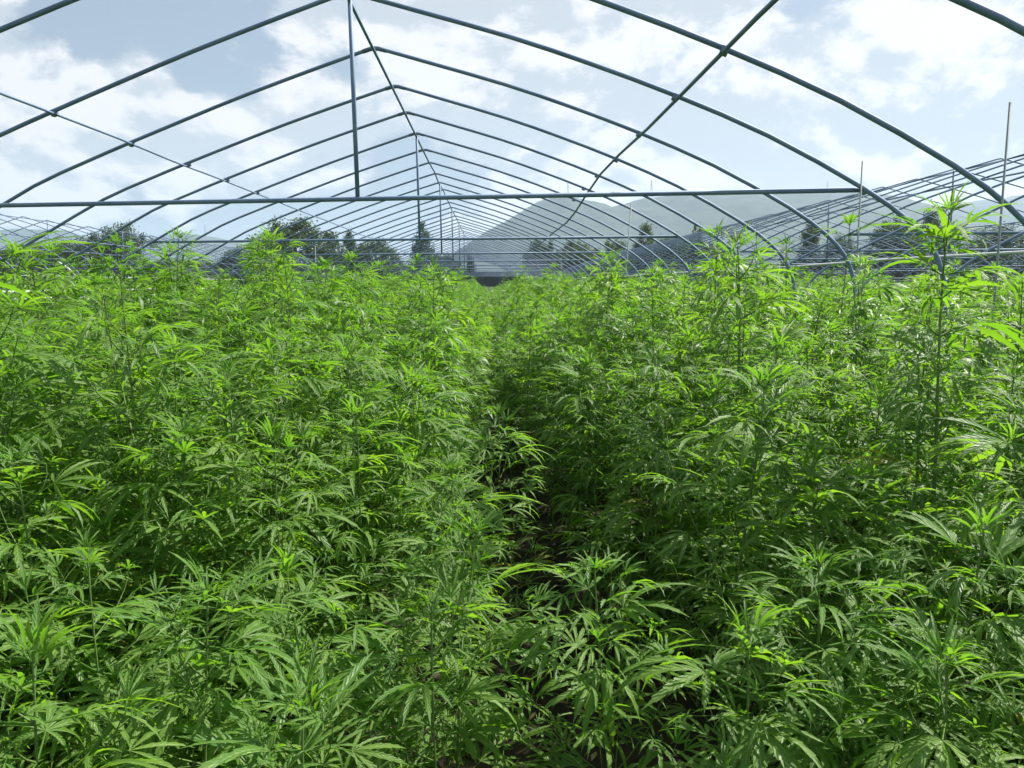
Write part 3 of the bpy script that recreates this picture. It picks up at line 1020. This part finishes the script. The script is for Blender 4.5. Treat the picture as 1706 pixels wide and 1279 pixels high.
# ------------------------------------------------------------------ trees
def tree_meshes(seed, shape):
    """unit tree: height 1, crown about 1 wide; shape round / conifer / loose / palm-like"""
    rd = random.Random(seed)
    V, Fc = [], []
    lean = rd.uniform(-.03, .03)
    tube([(0, 0, -.02), (lean * .3, 0, .25), (lean, 0, .6), (lean, 0, .92)], [.028, .022, .013, .004], 7, V, Fc, caps=False)
    lim = []
    for i in range(11):
        z = .18 + .6 * i / 11
        a = rd.uniform(0, 6.28)
        L = (.38 if shape != 'conifer' else .30 * (1.05 - z)) * rd.uniform(.7, 1.1)
        e = Vector((lean * z + math.cos(a) * L, math.sin(a) * L, z + (.16 if shape != 'conifer' else .02)))
        s = Vector((lean * z, 0, z))
        tube([s, s.lerp(e, .5) + Vector((0, 0, .03)), e], [.010, .007, .003], 5, V, Fc, caps=False)
        lim.append(e)
    trunk = mesh_from('trunk', V, Fc, M_BARK)
    V, Fc = [], []
    ncl = {'round': 170, 'conifer': 140, 'loose': 100}[shape]
    for c in range(ncl):
        while True:
            x, y, z = rd.uniform(-.5, .5), rd.uniform(-.5, .5), rd.uniform(.08, 1)
            if shape == 'round':
                q = (x / .5) ** 2 + (y / .5) ** 2 + ((z - .54) / .46) ** 2
                ok = .25 < q < 1 and (q > .5 or rd.random() < .4)
            elif shape == 'conifer':
                rr = .46 * (1.02 - z) ** .75 * (1 + .18 * math.sin(z * 34))
                ok = math.hypot(x, y) < rr and math.hypot(x, y) > rr * .35
            else:
                rr = .42 * math.sin(math.pi * min(1, (z - .05) / 1.0)) ** .6 * (1 + .3 * math.sin(z * 17 + seed))
                ok = math.hypot(x, y) < rr
            if ok:
                break
        cr = rd.uniform(.05, .10)
        for k in range(190):
            p = Vector((x + rd.gauss(0, cr * .6), y + rd.gauss(0, cr * .6), z + rd.gauss(0, cr * .5)))
            s = rd.uniform(.008, .018)
            u = Vector((rd.gauss(0, 1), rd.gauss(0, 1), rd.gauss(0, .6))).normalized()
            w = u.cross(Vector((rd.gauss(0, 1), rd.gauss(0, 1), rd.gauss(0, 1)))).normalized()
            b = len(V)
            V += [tuple(p - u * s), tuple(p + w * s * .6), tuple(p + u * s), tuple(p - w * s * .6)]
            Fc.append((b, b + 1, b + 2, b + 3))
    return trunk, mesh_from('crown', V, Fc, M_TREE, smooth=False)
TM = {s: [tree_meshes(q * 7 + i, s) for i in range(3)] for q, s in enumerate(('round', 'conifer', 'loose'))}
def tree(name, px, top, wpx, d, shape, label, var=0, group='trees behind the tunnels'):
    p = at(px, top, d)
    o = empty(name, (p.x, p.y, 0), (0, 0, random.uniform(0, 6.28)))
    wd = wpx / F_PX * d
    o.scale = (wd, wd, p.z)
    t, c = TM[shape][var % 3]
    add('trunk', t, o); add('crown', c, o)
    tag(o, label, 'tree' if name != 'shrub' else 'shrub', group)
T = [('tree', 200, 368, 95, 92, 'loose', 'tall loose-topped tree behind the left tunnel frame'),
     ('tree', 130, 398, 90, 100, 'round', 'lower round tree left of the tall loose-topped one'),
     ('tree', 40, 408, 120, 105, 'round', 'low broad tree at the left edge behind the left frame'),
     ('tree', 492, 371, 150, 100, 'round', 'large round dark tree left of the ridge posts'),
     ('tree', 400, 412, 70, 96, 'round', 'low round tree touching the left side of the large round one'),
     ('tree', 580, 378, 52, 110, 'conifer', 'narrow conifer right of the large round tree'),
     ('tree', 625, 402, 80, 105, 'round', 'low bushy tree between the two conifers'),
     ('tree', 704, 367, 66, 100, 'conifer', 'dark pointed conifer behind the second ridge post'),
     ('tree', 748, 428, 40, 120, 'loose', 'small tree right of the pointed conifer'),
     ('tree', 784, 412, 26, 115, 'conifer', 'small slim conifer left of the path end'),
     ('tree', 886, 405, 30, 105, 'loose', 'slim sapling at the foot of the hill, nearest the path end'),
     ('tree', 920, 402, 28, 105, 'loose', 'slim sapling at the foot of the hill, second from the path end'),
     ('tree', 968, 404, 70, 100, 'loose', 'bushy tree with ragged top left of the leaning rod'),
     ('tree', 1016, 402, 60, 98, 'loose', 'bushy ragged tree just left of the leaning rod'),
     ('tree', 1082, 376, 70, 102, 'loose', 'tallest ragged tree right of the leaning rod'),
     ('tree', 1122, 388, 50, 100, 'loose', 'ragged tree next right of the tallest ragged one'),
     ('tree', 1160, 378, 46, 104, 'loose', 'slim ragged tree beside the foot of the right frame'),
     ('tree', 1352, 362, 70, 95, 'conifer', 'dark pointed tree seen through the right frame'),
     ('tree', 1400, 398, 70, 95, 'round', 'low round tree right of the dark pointed one'),
     ('tree', 1500, 366, 95, 90, 'round', 'broad dark tree behind the right leg of the near arch'),
     ('tree', 1560, 352, 80, 96, 'loose', 'tall loose tree behind the very tall hemp plant'),
     ('tree', 1668, 382, 120, 92, 'round', 'broad round tree at the right edge behind the frames')]
for i, (n, px, top, w, d, sh, lab) in enumerate(T):
    tree(n, px, top, w, d, sh, lab, i)
for j in range(13):
    px = 905 + j * 24 + random.uniform(-8, 8)
    tree('shrub', px, random.uniform(398, 424), random.uniform(44, 66), random.uniform(106, 116), random.choice(['loose', 'round']),
         'dark bushy shrub in the thicket at the foot of the near hill', j, 'thicket at the foot of the near hill')
rs = random.Random(9)
x = -60
i = 0
while x < 1780:
    tree('shrub', x, rs.uniform(424, 446), rs.uniform(60, 110), rs.uniform(118, 134), rs.choice(['round', 'loose', 'round']),
         'low dark shrub in the hedge row behind the trees', i, 'hedge of shrubs behind the trees')
    x += rs.uniform(42, 66)
    if 770 < x < 880:
        x = 885
    i += 1

# ------------------------------------------------------------------ haze
m, nt, out = new_mat('haze')
pv = nt.nodes.new('ShaderNodeVolumePrincipled')
pv.inputs['Color'].default_value = (0.60, 0.78, 1.0, 1)
pv.inputs['Density'].default_value = 0.00030
pv.inputs['Anisotropy'].default_value = 0.25
nt.links.new(pv.outputs[0], out.inputs['Volume'])
V, Fc = box(-3300, 3300, -3300, 3300, -3.2, 232)
hz = add('haze', mesh_from('haze', V, Fc, m, smooth=False))
tag(hz, 'pale summer haze filling the valley and fading the hills', 'haze', kind='stuff')
